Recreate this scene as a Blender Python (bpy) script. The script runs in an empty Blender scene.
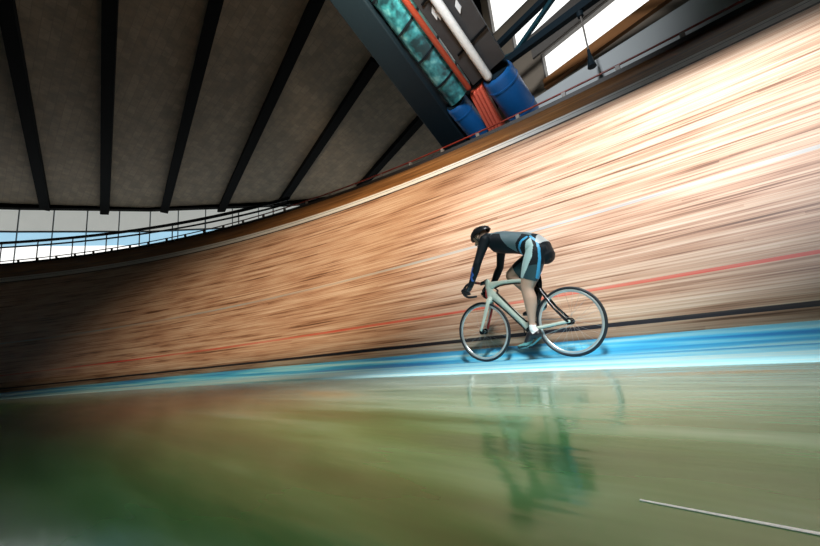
import bpy, bmesh, math, random
from mathutils import Vector, Matrix
from math import sin, cos, pi, radians, sqrt, hypot

random.seed(7)
S = bpy.context.scene
COL = S.collection

# ------------------------------------------------------------------ camera
PITCH, ROLL, CAM_H, FPX = 0.197, 0.103, 0.248, 370.2
cd = bpy.data.cameras.new('camera')
cam = bpy.data.objects.new('camera', cd)
COL.objects.link(cam)
cd.sensor_fit = 'HORIZONTAL'
cd.sensor_width = 36.0
cd.lens = FPX / 820 * 36
cd.clip_start = 0.02
cd.clip_end = 200
cam.matrix_world = (Matrix.Translation((0, 0, CAM_H)) @ Matrix.Rotation(pi / 2 + PITCH, 4, 'X')
                    @ Matrix.Rotation(-ROLL, 4, 'Z'))
S.camera = cam

# ------------------------------------------------------------------ exposure, world, lights
vs = S.view_settings
S.display_settings.display_device = 'sRGB'
vs.view_transform = 'Standard'
vs.look = 'None'
vs.exposure = 0.0
vs.gamma = 1.0
vs.use_curve_mapping = False

w = bpy.data.worlds.new('world')
S.world = w
w.use_nodes = True
w.node_tree.nodes['Background'].inputs[0].default_value = (0.55, 0.68, 0.8, 1)
w.node_tree.nodes['Background'].inputs[1].default_value = 0.008


def aim(o, t):
    o.rotation_euler = (Vector(t) - o.location).to_track_quat('-Z', 'Y').to_euler()


def spot(name, loc, target, power, angle, blend, col, rad):
    l = bpy.data.lights.new(name, 'SPOT')
    l.energy = power
    l.spot_size = radians(angle)
    l.spot_blend = blend
    l.color = col
    l.shadow_soft_size = rad
    o = bpy.data.objects.new(name, l)
    COL.objects.link(o)
    o.location = loc
    aim(o, target)
    return o


spot('aimed_spot', (3.0, -1.0, 10.5), (3.6, 5.5, 2.8), 16000, 42, 1.0, (0.92, 0.94, 1.0), 0.35)
spot('aimed_spot', (0.0, 1.0, 11.0), (-2.6, 10.2, 2.2), 9500, 62, 1.0, (1.0, 0.76, 0.54), 0.5)
spot('aimed_spot', (0.4, -1.5, 7.0), (0.7, 2.7, 0.0), 7600, 31, 1.0, (0.95, 1.0, 0.98), 0.9)  # added spot, makes the bright pool on the floor by the rider
spot('aimed_spot', (-1.0, 1.5, 7.5), (3.4, 9.4, 7.3), 3600, 58, 1.0, (0.95, 0.97, 1.0), 0.5)  # added spot, lifts the drums, duct and tan wall
spot('aimed_spot', (-1.0, 3.0, 7.8), (0.5, 18.0, 12.0), 6500, 52, 1.0, (1.0, 0.84, 0.64), 0.5)  # added uplight, stands in for bounce from the boards onto the ceiling


# ------------------------------------------------------------------ materials
def hexc(r, g, b):
    f = lambda c: (c / 255 / 12.92) if c / 255 <= 0.04045 else ((c / 255 + 0.055) / 1.055) ** 2.4
    return (f(r), f(g), f(b), 1)


class NT:
    def __init__(s, name):
        s.m = bpy.data.materials.new(name)
        s.m.use_nodes = True
        s.t = s.m.node_tree
        s.b = s.t.nodes['Principled BSDF']

    def n(s, kind, **kw):
        nd = s.t.nodes.new(kind)
        for k, v in kw.items():
            setattr(nd, k, v)
        return nd

    def l(s, a, b):
        s.t.links.new(a, b)

    def set(s, **kw):
        for k, v in kw.items():
            s.b.inputs[k.replace('_', ' ')].default_value = v

    def math(s, op, a, b=None, c=None):
        nd = s.n('ShaderNodeMath', operation=op)
        for i, x in enumerate((a, b, c)):
            if x is None:
                continue
            if hasattr(x, 'links'):
                s.l(x, nd.inputs[i])
            else:
                nd.inputs[i].default_value = x
        return nd.outputs[0]

    def mix(s, f, a, b):
        nd = s.n('ShaderNodeMix', data_type='RGBA')
        for sock, x in ((nd.inputs[0], f), (nd.inputs[6], a), (nd.inputs[7], b)):
            if hasattr(x, 'links'):
                s.l(x, sock)
            else:
                sock.default_value = x
        return nd.outputs[2]

    def ramp(s, f, stops):
        nd = s.n('ShaderNodeValToRGB')
        e = nd.color_ramp.elements
        while len(e) < len(stops):
            e.new(0.5)
        for i, (p, c) in enumerate(stops):
            e[i].position = p
            e[i].color = c
        s.l(f, nd.inputs[0])
        return nd.outputs[0]

    def noise(s, vec, scale, detail=3, rough=0.5):
        nd = s.n('ShaderNodeTexNoise')
        nd.inputs['Scale'].default_value = scale
        nd.inputs['Detail'].default_value = detail
        nd.inputs['Roughness'].default_value = rough
        s.l(vec, nd.inputs['Vector'])
        return nd.outputs[0]

    def mapping(s, vec, scale=(1, 1, 1), rot=(0, 0, 0), loc=(0, 0, 0)):
        nd = s.n('ShaderNodeMapping')
        nd.inputs['Scale'].default_value = scale
        nd.inputs['Rotation'].default_value = rot
        nd.inputs['Location'].default_value = loc
        s.l(vec, nd.inputs[0])
        return nd.outputs[0]


def mat(name, col, rough=0.5, metal=0.0, coat=0.0, var=0.12, scale=12.0, spec=0.5):
    """plain procedural material with slight tonal variation"""
    s = NT(name)
    tc = s.n('ShaderNodeTexCoord')
    f = s.noise(tc.outputs['Object'], scale)
    a = tuple(c * (1 - var) for c in col[:3]) + (1,)
    b = tuple(min(1, c * (1 + var)) for c in col[:3]) + (1,)
    s.l(s.mix(f, a, b), s.b.inputs['Base Color'])
    s.set(Roughness=rough, Metallic=metal, Coat_Weight=coat, Specular_IOR_Level=spec)
    return s.m


def glow(name, col, strength):
    s = NT(name)
    tc = s.n('ShaderNodeTexCoord')
    f = s.noise(tc.outputs['Object'], 1.2)
    c = s.mix(f, tuple(x * 0.85 for x in col[:3]) + (1,), col)
    s.set(Roughness=0.3)
    s.b.inputs['Base Color'].default_value = (0.6, 0.65, 0.7, 1)
    s.l(c, s.b.inputs['Emission Color'])
    s.b.inputs['Emission Strength'].default_value = strength
    return s.m


M = {}
M['black'] = mat('black_lacquer', (0.008, 0.009, 0.011, 1), 0.25)
M['rubber'] = mat('tyre_rubber', (0.01, 0.012, 0.016, 1), 0.5)
M['rim'] = mat('rim_alloy', (0.62, 0.64, 0.63, 1), 0.3, 0.6)
M['steel'] = mat('spoke_steel', (0.6, 0.58, 0.55, 1), 0.3, 0.9)
M['sage'] = mat('sage_frame_paint', (0.52, 0.58, 0.50, 1), 0.28, 0.1, 0.5)
M['red'] = mat('red_bike_paint', (0.28, 0.02, 0.015, 1), 0.35)
M['bartape'] = mat('bar_tape', (0.012, 0.012, 0.014, 1), 0.7)
M['skin'] = mat('skin', (0.42, 0.27, 0.20, 1), 0.5, var=0.06)
M['suit'] = mat('suit_black', (0.005, 0.009, 0.013, 1), 0.6, var=0.2, spec=0.25)
M['suitteal'] = mat('suit_dark_teal', (0.018, 0.05, 0.062, 1), 0.45)
M['suitpale'] = mat('suit_pale_teal', (0.38, 0.54, 0.54, 1), 0.5)
M['suitblue'] = mat('suit_bright_blue', (0.05, 0.33, 0.58, 1), 0.45)
M['suitlogo'] = mat('sleeve_blue', (0.03, 0.10, 0.38, 1), 0.45)
M['suitgrey'] = mat('suit_grey', (0.11, 0.165, 0.185, 1), 0.4)
M['suithighlight'] = mat('suit_painted_highlight', (0.42, 0.45, 0.45, 1), 0.45)  # pale grey that paints the highlight along the back
M['shoe'] = mat('shoe_black', (0.012, 0.013, 0.016, 1), 0.35)
M['shoeteal'] = mat('shoe_teal', (0.10, 0.26, 0.26, 1), 0.4)
M['white'] = mat('white_textile', (0.7, 0.7, 0.68, 1), 0.6)
M['eye'] = mat('eye_dark', (0.01, 0.01, 0.01, 1), 0.15)
M['lip'] = mat('lip', (0.4, 0.18, 0.15, 1), 0.5)
M['rail_red'] = mat('rail_red', (0.16, 0.016, 0.008, 1), 0.35)
M['dark_board'] = mat('dark_kickboard', (0.012, 0.011, 0.011, 1), 0.5)
M['post'] = mat('post_grey', (0.13, 0.12, 0.11, 1), 0.45)
M['dark_steel'] = mat('dark_blue_steel', (0.005, 0.012, 0.018, 1), 0.55, spec=0.2)
M['beam'] = mat('black_beam', (0.002, 0.0025, 0.003, 1), 0.8, spec=0.1)
_t = NT('teal_sheet')
_n = _t.noise(_t.n('ShaderNodeTexCoord').outputs['Object'], 2.2, 3, 0.6)
_t.l(_t.ramp(_n, [(0.36, (0.006, 0.035, 0.045, 1)), (0.5, (0.03, 0.22, 0.25, 1)), (0.64, (0.20, 0.52, 0.52, 1))]), _t.b.inputs['Base Color'])
_t.set(Roughness=0.35)
M['teal'] = _t.m
M['pipe_red'] = mat('pipe_red', (0.30, 0.045, 0.02, 1), 0.4)
M['pipe_white'] = mat('pipe_white', (0.75, 0.77, 0.75, 1), 0.4)
M['web'] = mat('dark_teal_steel', (0.008, 0.04, 0.055, 1), 0.4)
M['panel_grey'] = mat('dark_grey_panel', (0.03, 0.032, 0.034, 1), 0.5, scale=3, var=0.4)
M['marker'] = mat('pale_marker', (0.6, 0.63, 0.63, 1), 0.5)
M['blue_drum'] = mat('blue_drum', (0.004, 0.08, 0.26, 1), 0.4)
M['louvre'] = mat('louvre_red', (0.85, 0.16, 0.10, 1), 0.4)
M['tan_wall'] = mat('tan_plaster', (0.21, 0.175, 0.135, 1), 0.8, scale=1.5)
M['lintel'] = mat('grey_lintel', (0.12, 0.11, 0.10, 1), 0.7)
M['sill'] = mat('orange_brown_sill', (0.26, 0.11, 0.035, 1), 0.5)
M['ledge'] = mat('silver_ledge', (0.36, 0.39, 0.40, 1), 0.4, scale=1.0)
M['terrace'] = mat('terrace_concrete', (0.15, 0.14, 0.13, 1), 0.8)
M['mullion'] = mat('mullion_grey', (0.3, 0.35, 0.38, 1), 0.5)
M['pane_white'] = glow('daylit_white_pane', (1.0, 0.99, 0.95, 1), 1.5)
M['pane_blue'] = glow('daylit_blue_pane', (0.42, 0.72, 0.92, 1), 0.95)
M['pane_grey'] = glow('daylit_grey_pane', (0.62, 0.64, 0.60, 1), 0.65)


def boards_material():
    s = NT('track_boards')
    uv = s.n('ShaderNodeUVMap', uv_map='UVMap').outputs[0]
    sep = s.n('ShaderNodeSeparateXYZ')
    s.l(uv, sep.inputs[0])
    U, V = sep.outputs[0], sep.outputs[1]
    PWID = 0.045
    row = s.math('FLOOR', s.math('DIVIDE', V, PWID))
    # staggered plank ends: offset each row, boards 3.2 m long
    wn = s.n('ShaderNodeTexWhiteNoise', noise_dimensions='1D')
    s.l(row, wn.inputs['W'])
    u2 = s.math('ADD', s.math('DIVIDE', U, 3.2), wn.outputs[0])
    cell = s.math('FLOOR', u2)
    comb = s.n('ShaderNodeCombineXYZ')
    s.l(row, comb.inputs[0])
    s.l(cell, comb.inputs[1])
    wn2 = s.n('ShaderNodeTexWhiteNoise', noise_dimensions='2D')
    s.l(comb.outputs[0], wn2.inputs['Vector'])
    tone = wn2.outputs[0]
    # long grain streaks
    g1 = s.noise(s.mapping(uv, (0.5, 30, 1)), 1.0, 3, 0.6)
    g2 = s.noise(s.mapping(uv, (0.28, 9, 1), loc=(3, 7, 0)), 1.0, 3, 0.6)
    g3 = s.noise(s.mapping(uv, (0.7, 3.0, 1), loc=(9, 2, 0)), 1.0, 2, 0.5)
    a = s.math('ADD', s.math('ADD', 0.035, s.math('MULTIPLY', tone, 0.07)), s.math('MULTIPLY', g1, 0.62))
    a = s.math('ADD', a, s.math('MULTIPLY', g2, 0.55))
    a = s.math('ADD', a, s.math('MULTIPLY', g3, 0.30))
    col = s.ramp(a, [(0.57, (0.045, 0.02, 0.010, 1)), (0.67, (0.18, 0.088, 0.046, 1)),
                     (0.76, (0.40, 0.235, 0.145, 1)), (0.87, (0.51, 0.36, 0.245, 1)),
                     (1.0, (0.62, 0.48, 0.36, 1))])
    # thin dark gap on each plank edge
    fr = s.math('FRACT', s.math('DIVIDE', V, PWID))
    gap = s.math('LESS_THAN', fr, 0.10)
    col = s.mix(s.math('MULTIPLY', gap, 0.35), col, (0.02, 0.01, 0.006, 1))

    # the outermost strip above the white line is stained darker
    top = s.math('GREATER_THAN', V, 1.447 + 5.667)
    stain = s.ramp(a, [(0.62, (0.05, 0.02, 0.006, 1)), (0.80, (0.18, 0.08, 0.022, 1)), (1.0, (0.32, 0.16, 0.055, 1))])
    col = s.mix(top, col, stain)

    def line(c0, halfw, colour, wear=0.0, col=None):
        d = s.math('ABSOLUTE', s.math('SUBTRACT', V, c0))
        m = s.math('LESS_THAN', d, halfw)
        if wear:
            wr = s.math('SUBTRACT', 1.0, s.math('MULTIPLY', s.ramp(g2, [(0.35, (0, 0, 0, 1)), (0.65, (1, 1, 1, 1))]), wear))
            m = s.math('MULTIPLY', m, wr)
        return s.mix(m, col, colour)
    W1 = 1.447
    col = line(W1 + 0.155, 0.028, (0.008, 0.010, 0.018, 1), 0.1, col)
    col = line(W1 + 0.685, 0.024, (0.55, 0.035, 0.02, 1), 0.55, col)
    col = line(W1 + 2.113, 0.035, (0.32, 0.41, 0.42, 1), 0.95, col)
    col = line(W1 + 5.667, 0.14, (0.66, 0.68, 0.66, 1), 0.0, col)
    col = line(W1 + 5.70, 0.012, (0.16, 0.19, 0.21, 1), 0.0, col)
    col = line(W1 + 5.49, 0.035, (0.012, 0.012, 0.014, 1), 0.0, col)
    s.l(col, s.b.inputs['Base Color'])
    rg = s.math('ADD', 0.34, s.math('MULTIPLY', g2, 0.25))
    s.l(rg, s.b.inputs['Roughness'])
    s.set(Specular_IOR_Level=0.5)
    bp = s.n('ShaderNodeBump')
    bp.inputs['Strength'].default_value = 0.15
    bp.inputs['Distance'].default_value = 0.004
    s.l(g1, bp.inputs['Height'])
    s.l(bp.outputs[0], s.b.inputs['Normal'])
    return s.m


def blue_material():
    s = NT('blue_band_paint')
    uv = s.n('ShaderNodeUVMap', uv_map='UVMap').outputs[0]
    g = s.noise(s.mapping(uv, (0.25, 7, 1)), 1.0, 3, 0.5)
    g2 = s.noise(s.mapping(uv, (0.5, 20, 1), loc=(5, 1, 0)), 1.0, 3, 0.5)
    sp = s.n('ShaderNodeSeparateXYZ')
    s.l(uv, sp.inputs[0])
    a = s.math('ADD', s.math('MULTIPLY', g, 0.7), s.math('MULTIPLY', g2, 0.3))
    # the inner half of the band is paler, the outer edge keeps its blue
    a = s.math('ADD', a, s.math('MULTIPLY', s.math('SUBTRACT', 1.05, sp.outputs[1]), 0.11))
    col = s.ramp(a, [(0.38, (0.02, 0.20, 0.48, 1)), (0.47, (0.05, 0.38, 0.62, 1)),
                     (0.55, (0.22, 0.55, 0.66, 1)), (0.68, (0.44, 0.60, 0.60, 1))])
    s.l(col, s.b.inputs['Base Color'])
    s.set(Roughness=0.35)
    return s.m


def floor_material():
    s = NT('green_polished_floor')
    tc = s.n('ShaderNodeTexCoord')
    P = tc.outputs['Object']
    # rotate so the first axis runs along the track
    R = s.mapping(P, (1, 1, 1), rot=(0, 0, radians(-138)))
    st = s.noise(s.mapping(R, (0.5, 3.0, 1)), 1.0, 4, 0.55)
    fine = s.noise(s.mapping(R, (1.6, 9.0, 1), loc=(3, 1, 0)), 1.0, 3, 0.5)
    big = s.noise(P, 0.35, 2, 0.5)
    green = s.ramp(st, [(0.36, (0.02, 0.085, 0.022, 1)), (0.5, (0.045, 0.15, 0.042, 1)), (0.64, (0.10, 0.23, 0.09, 1))])
    sepn = s.n('ShaderNodeSeparateXYZ')
    s.l(P, sepn.inputs[0])
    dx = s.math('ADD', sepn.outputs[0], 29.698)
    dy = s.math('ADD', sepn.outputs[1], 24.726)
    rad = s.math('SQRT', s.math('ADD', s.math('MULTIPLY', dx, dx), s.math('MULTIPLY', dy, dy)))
    # pale tint beside the track, the boards' reflection put into the colour
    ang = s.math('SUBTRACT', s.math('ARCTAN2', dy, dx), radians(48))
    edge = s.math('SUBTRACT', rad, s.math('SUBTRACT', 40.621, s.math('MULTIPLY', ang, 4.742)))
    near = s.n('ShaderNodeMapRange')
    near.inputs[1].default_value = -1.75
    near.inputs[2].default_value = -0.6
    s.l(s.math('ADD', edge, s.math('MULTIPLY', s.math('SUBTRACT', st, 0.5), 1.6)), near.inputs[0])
    reflection_tint = s.mix(fine, (0.14, 0.20, 0.15, 1), (0.40, 0.47, 0.39, 1))
    col = s.mix(near.outputs[0], green, reflection_tint)
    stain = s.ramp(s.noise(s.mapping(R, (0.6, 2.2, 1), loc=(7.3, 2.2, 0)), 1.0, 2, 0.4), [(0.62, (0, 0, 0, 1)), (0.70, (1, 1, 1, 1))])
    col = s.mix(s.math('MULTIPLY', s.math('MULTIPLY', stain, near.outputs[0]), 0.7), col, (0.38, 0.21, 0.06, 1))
    s.l(col, s.b.inputs['Base Color'])
    rg = s.math('ADD', 0.06, s.math('MULTIPLY', fine, 0.12))
    s.l(rg, s.b.inputs['Roughness'])
    s.set(Specular_IOR_Level=0.5, IOR=1.45, Specular_Tint=(0.50, 0.82, 0.76, 1))
    bp = s.n('ShaderNodeBump')
    bp.inputs['Strength'].default_value = 0.2
    bp.inputs['Distance'].default_value = 0.02
    s.l(s.math('ADD', st, s.math('MULTIPLY', fine, 0.3)), bp.inputs['Height'])
    s.l(bp.outputs[0], s.b.inputs['Normal'])
    return s.m


def ceiling_material():
    s = NT('mottled_roof_panels')
    tc = s.n('ShaderNodeTexCoord')
    P = tc.outputs['Object']
    br = s.n('ShaderNodeTexBrick')
    br.inputs['Scale'].default_value = 1.0
    br.inputs['Brick Width'].default_value = 0.55
    br.inputs['Row Height'].default_value = 0.3
    br.inputs['Mortar Size'].default_value = 0.02
    br.inputs['Mortar Smooth'].default_value = 0.8
    br.inputs['Color1'].default_value = (0.24, 0.19, 0.135, 1)
    br.inputs['Color2'].default_value = (0.31, 0.25, 0.18, 1)
    br.inputs['Mortar'].default_value = (0.22, 0.175, 0.13, 1)
    s.l(s.mapping(P, rot=(0, 0, radians(40))), br.inputs['Vector'])
    n = s.ramp(s.noise(s.mapping(P, (1.2, 1.2, 1)), 1.6, 5, 0.65), [(0.38, (0, 0, 0, 1)), (0.62, (1, 1, 1, 1))])
    col = s.mix(s.math('MULTIPLY', n, 0.55), br.outputs[0], (0.15, 0.13, 0.105, 1))
    s.l(col, s.b.inputs['Base Color'])
    s.set(Roughness=0.8)
    return s.m


M['boards'] = boards_material()
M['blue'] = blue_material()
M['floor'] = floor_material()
M['ceiling'] = ceiling_material()


# ------------------------------------------------------------------ mesh helpers
def link(name, me, mats=None, parent=None, smooth=True):
    o = bpy.data.objects.new(name, me)
    COL.objects.link(o)
    if mats:
        for m_ in (mats if isinstance(mats, (list, tuple)) else [mats]):
            me.materials.append(m_)
    if smooth:
        for p in me.polygons:
            p.use_smooth = True
    if parent:
        o.parent = parent
    return o


class MB:
    def __init__(s):
        s.v, s.f, s.uv, s.mi = [], [], [], []

    def add(s, vs_, fs_, mi=0):
        k = len(s.v)
        s.v += [tuple(x) for x in vs_]
        for f in fs_:
            s.f.append(tuple(i + k for i in f))
            s.mi.append(mi)

    def hexa(s, c, mi=0):
        """eight corners: four of the bottom in order, then four of the top"""
        s.add(c, [(0, 3, 2, 1), (4, 5, 6, 7), (0, 1, 5, 4), (1, 2, 6, 5), (2, 3, 7, 6), (3, 0, 4, 7)], mi)

    def box(s, x0, x1, y0, y1, z0, z1, mi=0, tf=None):
        c = [(x0, y0, z0), (x1, y0, z0), (x1, y1, z0), (x0, y1, z0), (x0, y0, z1), (x1, y0, z1), (x1, y1, z1), (x0, y1, z1)]
        if tf:
            c = [tf(*p) for p in c]
        s.hexa(c, mi)

    def loft(s, path, radii, side=(0, 1, 0), n=16, mi=0, roundends=True, power=2.0):
        """elliptical tube: radii = (in-plane, sideways) at each path point; side = sideways direction"""
        path = [Vector(p) for p in path]
        radii = [(r, r) if not isinstance(r, (tuple, list)) else r for r in radii]
        if roundends:
            P, Rr = [], []
            d0 = (path[0] - path[1]).normalized()
            for a in (85, 60, 30):
                P.append(path[0] + d0 * min(radii[0]) * sin(radians(a)))
                Rr.append((radii[0][0] * cos(radians(a)), radii[0][1] * cos(radians(a))))
            P += path
            Rr += radii
            d1 = (path[-1] - path[-2]).normalized()
            for a in (30, 60, 85):
                P.append(path[-1] + d1 * min(radii[-1]) * sin(radians(a)))
                Rr.append((radii[-1][0] * cos(radians(a)), radii[-1][1] * cos(radians(a))))
            path, radii = P, Rr
        k = len(s.v)
        side = Vector(side).normalized()
        N = len(path)
        for i, p in enumerate(path):
            t = (path[min(i + 1, N - 1)] - path[max(i - 1, 0)]).normalized()
            sd = (side - t * side.dot(t)).normalized()
            up = t.cross(sd).normalized()
            for j in range(n):
                a = 2 * pi * j / n
                ca, sa = cos(a), sin(a)
                if power != 2.0:
                    ca = math.copysign(abs(ca) ** (2 / power), ca)
                    sa = math.copysign(abs(sa) ** (2 / power), sa)
                s.v.append(tuple(p + up * radii[i][0] * ca + sd * radii[i][1] * sa))
        for i in range(N - 1):
            for j in range(n):
                a, b = k + i * n + j, k + i * n + (j + 1) % n
                s.f.append((a, b, b + n, a + n))
                s.mi.append(mi)
        s.f.append(tuple(k + j for j in range(n))[::-1])
        s.mi.append(mi)
        s.f.append(tuple(k + (N - 1) * n + j for j in range(n)))
        s.mi.append(mi)

    def torus(s, c, R, r, axis='y', n=72, m=12, squash=1.0, mi=0):
        k = len(s.v)
        for i in range(n):
            a = 2 * pi * i / n
            for j in range(m):
                b = 2 * pi * j / m
                rr = R + r * cos(b)
                s.v.append((c[0] + rr * cos(a), c[1] + r * squash * sin(b), c[2] + rr * sin(a)))
        for i in range(n):
            for j in range(m):
                s.f.append((k + i * m + j, k + i * m + (j + 1) % m, k + ((i + 1) % n) * m + (j + 1) % m, k + ((i + 1) % n) * m + j))
                s.mi.append(mi)

    def mesh(s, name='m'):
        me = bpy.data.meshes.new(name)
        me.from_pydata(s.v, [], s.f)
        me.update()
        bm = bmesh.new()
        bm.from_mesh(me)
        bmesh.ops.recalc_face_normals(bm, faces=bm.faces)
        bm.to_mesh(me)
        bm.free()
        for p, mi in zip(me.polygons, s.mi):
            p.material_index = mi
        return me

    def build(s, name, mats, parent=None, smooth=False):
        o = link(name, s.mesh(name), mats, parent, smooth)
        if smooth:
            o.data.set_sharp_from_angle(angle=radians(40))
        return o


def tag(o, label=None, cat=None, group=None, kind=None):
    if label:
        o['label'] = label
    if cat:
        o['category'] = cat
    if group:
        o['group'] = group
    if kind:
        o['kind'] = kind
    return o


def empty(name, loc, label, cat, group=None, rz=0.0):
    o = bpy.data.objects.new(name, None)
    COL.objects.link(o)
    o.location = loc
    o.rotation_euler = (0, 0, rz)
    o.empty_display_size = 0.2
    return tag(o, label, cat, group)


def bevel(o, w_=0.01, seg=2):
    b = o.modifiers.new('bevel', 'BEVEL')
    b.width = w_
    b.segments = seg
    b.limit_method = 'ANGLE'
    return o


# ------------------------------------------------------------------ track geometry (an oval's banked bend)
CX, CY, R0, RK = -29.698, -24.726, 40.621, -4.742
TH0, TH1, TH2, AB = 0.91, 0.194, 0.349, 0.604
FLAT, WB = 1.2, 0.247
W1, W6 = FLAT + WB, FLAT + WB + 6.603
BASE = radians(48)


def theta(p):
    if p < 0:
        return TH0 + TH1 * p + TH2 * p * p
    q = min(p, 0.62)
    return TH0 + TH1 * q + TH2 * q * q


def section(p, wd, lift=0.0, out=0.0):
    """point on the track at angle p, distance wd up the slope"""
    th = theta(p)
    if wd <= FLAT:
        off, z = wd, -0.012 + 0.012 * min(1, wd / 0.9)
    elif wd <= W1 + 1e-6:
        off, z = FLAT + (wd - FLAT) * cos(AB), (wd - FLAT) * sin(AB)
    else:
        off = FLAT + WB * cos(AB) + (wd - W1) * cos(th)
        z = WB * sin(AB) + (wd - W1) * sin(th)
    r = R0 + RK * p + off + out
    a = BASE + p
    return Vector((CX + r * cos(a), CY + r * sin(a), z + lift))


PHS = [-0.30 + 1.25 * i / 250 for i in range(251)]


def strip_mesh(ws, name):
    verts, faces, uvs = [], [], []
    for p in PHS:
        for wd in ws:
            verts.append(section(p, wd))
            uvs.append((p * (R0 + 2.5), wd))
    n = len(ws)
    for i in range(len(PHS) - 1):
        for j in range(n - 1):
            faces.append((i * n + j, i * n + j + 1, (i + 1) * n + j + 1, (i + 1) * n + j))
    me = bpy.data.meshes.new(name)
    me.from_pydata(verts, [], faces)
    uvl = me.uv_layers.new(name='UVMap')
    for lp in me.loops:
        uvl.data[lp.index].uv = uvs[lp.vertex_index]
    me.update()
    if me.polygons[0].normal.z < 0:
        me.flip_normals()
    return me


# floor
fm = MB()
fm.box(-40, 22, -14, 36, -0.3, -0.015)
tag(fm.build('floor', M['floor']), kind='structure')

track = empty('velodrome_track', section(0.05, 0), 'steeply banked velodrome track of streaked wooden boards with a pale blue band at its foot', 'cycling track')
inv = track.matrix_world
track.location = (0, 0, 0)
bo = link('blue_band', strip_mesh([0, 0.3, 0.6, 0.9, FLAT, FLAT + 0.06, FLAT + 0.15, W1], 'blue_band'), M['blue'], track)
bo['label'] = 'pale blue painted band'
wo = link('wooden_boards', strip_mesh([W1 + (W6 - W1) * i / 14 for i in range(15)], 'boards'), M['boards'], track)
for o in (bo, wo):
    sm = o.modifiers.new('solid', 'SOLIDIFY')
    sm.thickness = 0.05
    sm.offset = -1

# safety rail on the top edge
rail = empty('safety_rail', (0, 0, 0), 'low dark red safety rail running along the top edge of the banked track', 'railing')
tb = MB()
tb.loft([section(p, W6, 0.21, 0.02) for p in PHS], [0.022] * len(PHS), side=(0, 0, 1), n=10)
tb.build('top_rail', M['rail_red'], rail, True)
kb = MB()
for i in range(0, 250, 2):
    a, b = PHS[i], PHS[i + 2]
    kb.hexa([section(a, W6, -0.05, 0.0), section(b, W6, -0.05, 0.0), section(b, W6, -0.05, 0.03), section(a, W6, -0.05, 0.03),
             section(a, W6, 0.10, 0.0), section(b, W6, 0.10, 0.0), section(b, W6, 0.10, 0.03), section(a, W6, 0.10, 0.03)])
kb.build('kickboard', M['dark_board'], rail)
for k in range(34):
    p = -0.12 + k * 0.0235
    pb = MB()
    a, b = p - 0.0009, p + 0.0009
    pb.hexa([section(a, W6, -0.03, 0.031), section(b, W6, -0.03, 0.031), section(b, W6, -0.03, 0.075), section(a, W6, -0.03, 0.075),
             section(a, W6, 0.20, 0.0), section(b, W6, 0.20, 0.0), section(b, W6, 0.20, 0.045), section(a, W6, 0.20, 0.045)])
    pb.build('post', M['post'], rail)

# terrace behind the track
tr = MB()
for i in range(0, 250, 2):
    a, b = PHS[i], PHS[i + 2]
    tr.hexa([section(a, W6, -0.9, 0.1), section(b, W6, -0.9, 0.1), section(b, W6, -0.9, 5.2), section(a, W6, -0.9, 5.2),
             section(a, W6, -0.75, 0.1), section(b, W6, -0.75, 0.1), section(b, W6, -0.75, 5.2), section(a, W6, -0.75, 5.2)])
tag(tr.build('trim_terrace', M['terrace']), kind='structure')

# gallery railing behind the rail, seen against the left windows
gal = empty('gallery_railing', (0, 0, 0), 'dark double tube gallery railing in front of the bright windows at left', 'railing')
gp = [0.20 + 0.62 * i / 60 for i in range(61)]
for hh, rr in ((2.2, 0.085), (1.93, 0.05)):
    t = MB()
    t.loft([section(p, W6, hh, 3.0) for p in gp], [rr] * 61, side=(0, 0, 1), n=8)
    t.build('rail_tube', M['dark_steel'], gal, True)
for k in range(13):
    q_ = section(0.22 + k * 0.045, W6, -0.75, 3.0)
    t = MB()
    t.loft([q_, q_ + Vector((0, 0, 2.95))], [0.03, 0.03], side=(1, 0, 0), n=8, roundends=False)
    t.build('post', M['mullion'], gal, True)

# ------------------------------------------------------------------ left window wall under the eave
EAVE = [(-33.6, 17.1), (-24.86, 21.2), (-17.29, 23.7), (-8.17, 25.28), (3.7, 26.0)]


def along(poly, n):
    L = [0]
    for a, b in zip(poly, poly[1:]):
        L.append(L[-1] + hypot(b[0] - a[0], b[1] - a[1]))
    out = []
    for i in range(n + 1):
        d = L[-1] * i / n
        for k in range(len(poly) - 1):
            if d <= L[k + 1] + 1e-6:
                f = (d - L[k]) / (L[k + 1] - L[k])
                out.append((poly[k][0] + (poly[k + 1][0] - poly[k][0]) * f, poly[k][1] + (poly[k + 1][1] - poly[k][1]) * f))
                break
    return out


NP = 22
ep = along(EAVE, NP)


def wallseg(mb, a, b, z0, z1, t0, t1):
    d = Vector((b[0] - a[0], b[1] - a[1], 0)).normalized()
    nn = Vector((-d.y, d.x, 0))
    c = []
    for z in (z0, z1):
        for pt, t in ((a, t0), (b, t0), (b, t1), (a, t1)):
            c.append((pt[0] + nn.x * t, pt[1] + nn.y * t, z))
    mb.hexa(c)


lo = MB()
for a, b in zip(ep, ep[1:]):
    wallseg(lo, a, b, 0, 4.6, 0.0, 0.3)
tag(lo.build('wall_left', M['terrace']), kind='structure')
wn = bpy.data.objects.new('window_1', None)
COL.objects.link(wn)
tag(wn, kind='structure')
for i, (a, b) in enumerate(zip(ep, ep[1:])):
    for z0, z1, key in ((4.6, 8.75, 'pane_white'), (8.75, 9.7, 'pane_blue'), (9.7, 11.3, 'pane_grey')):
        t = MB()
        wallseg(t, a, b, z0, z1, 0.1, 0.13)
        t.build('pane', M[key], wn)
for i, a in enumerate(ep[:-1]):
    b = ep[i + 1]
    d = Vector((b[0] - a[0], b[1] - a[1]))
    d.normalize()
    t = MB()
    wallseg(t, (a[0] - d.x * 0.025, a[1] - d.y * 0.025), (a[0] + d.x * 0.025, a[1] + d.y * 0.025), 4.6, 11.3, 0.04, 0.1)
    t.build('mullion', M['mullion'], wn)
t = MB()
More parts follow.
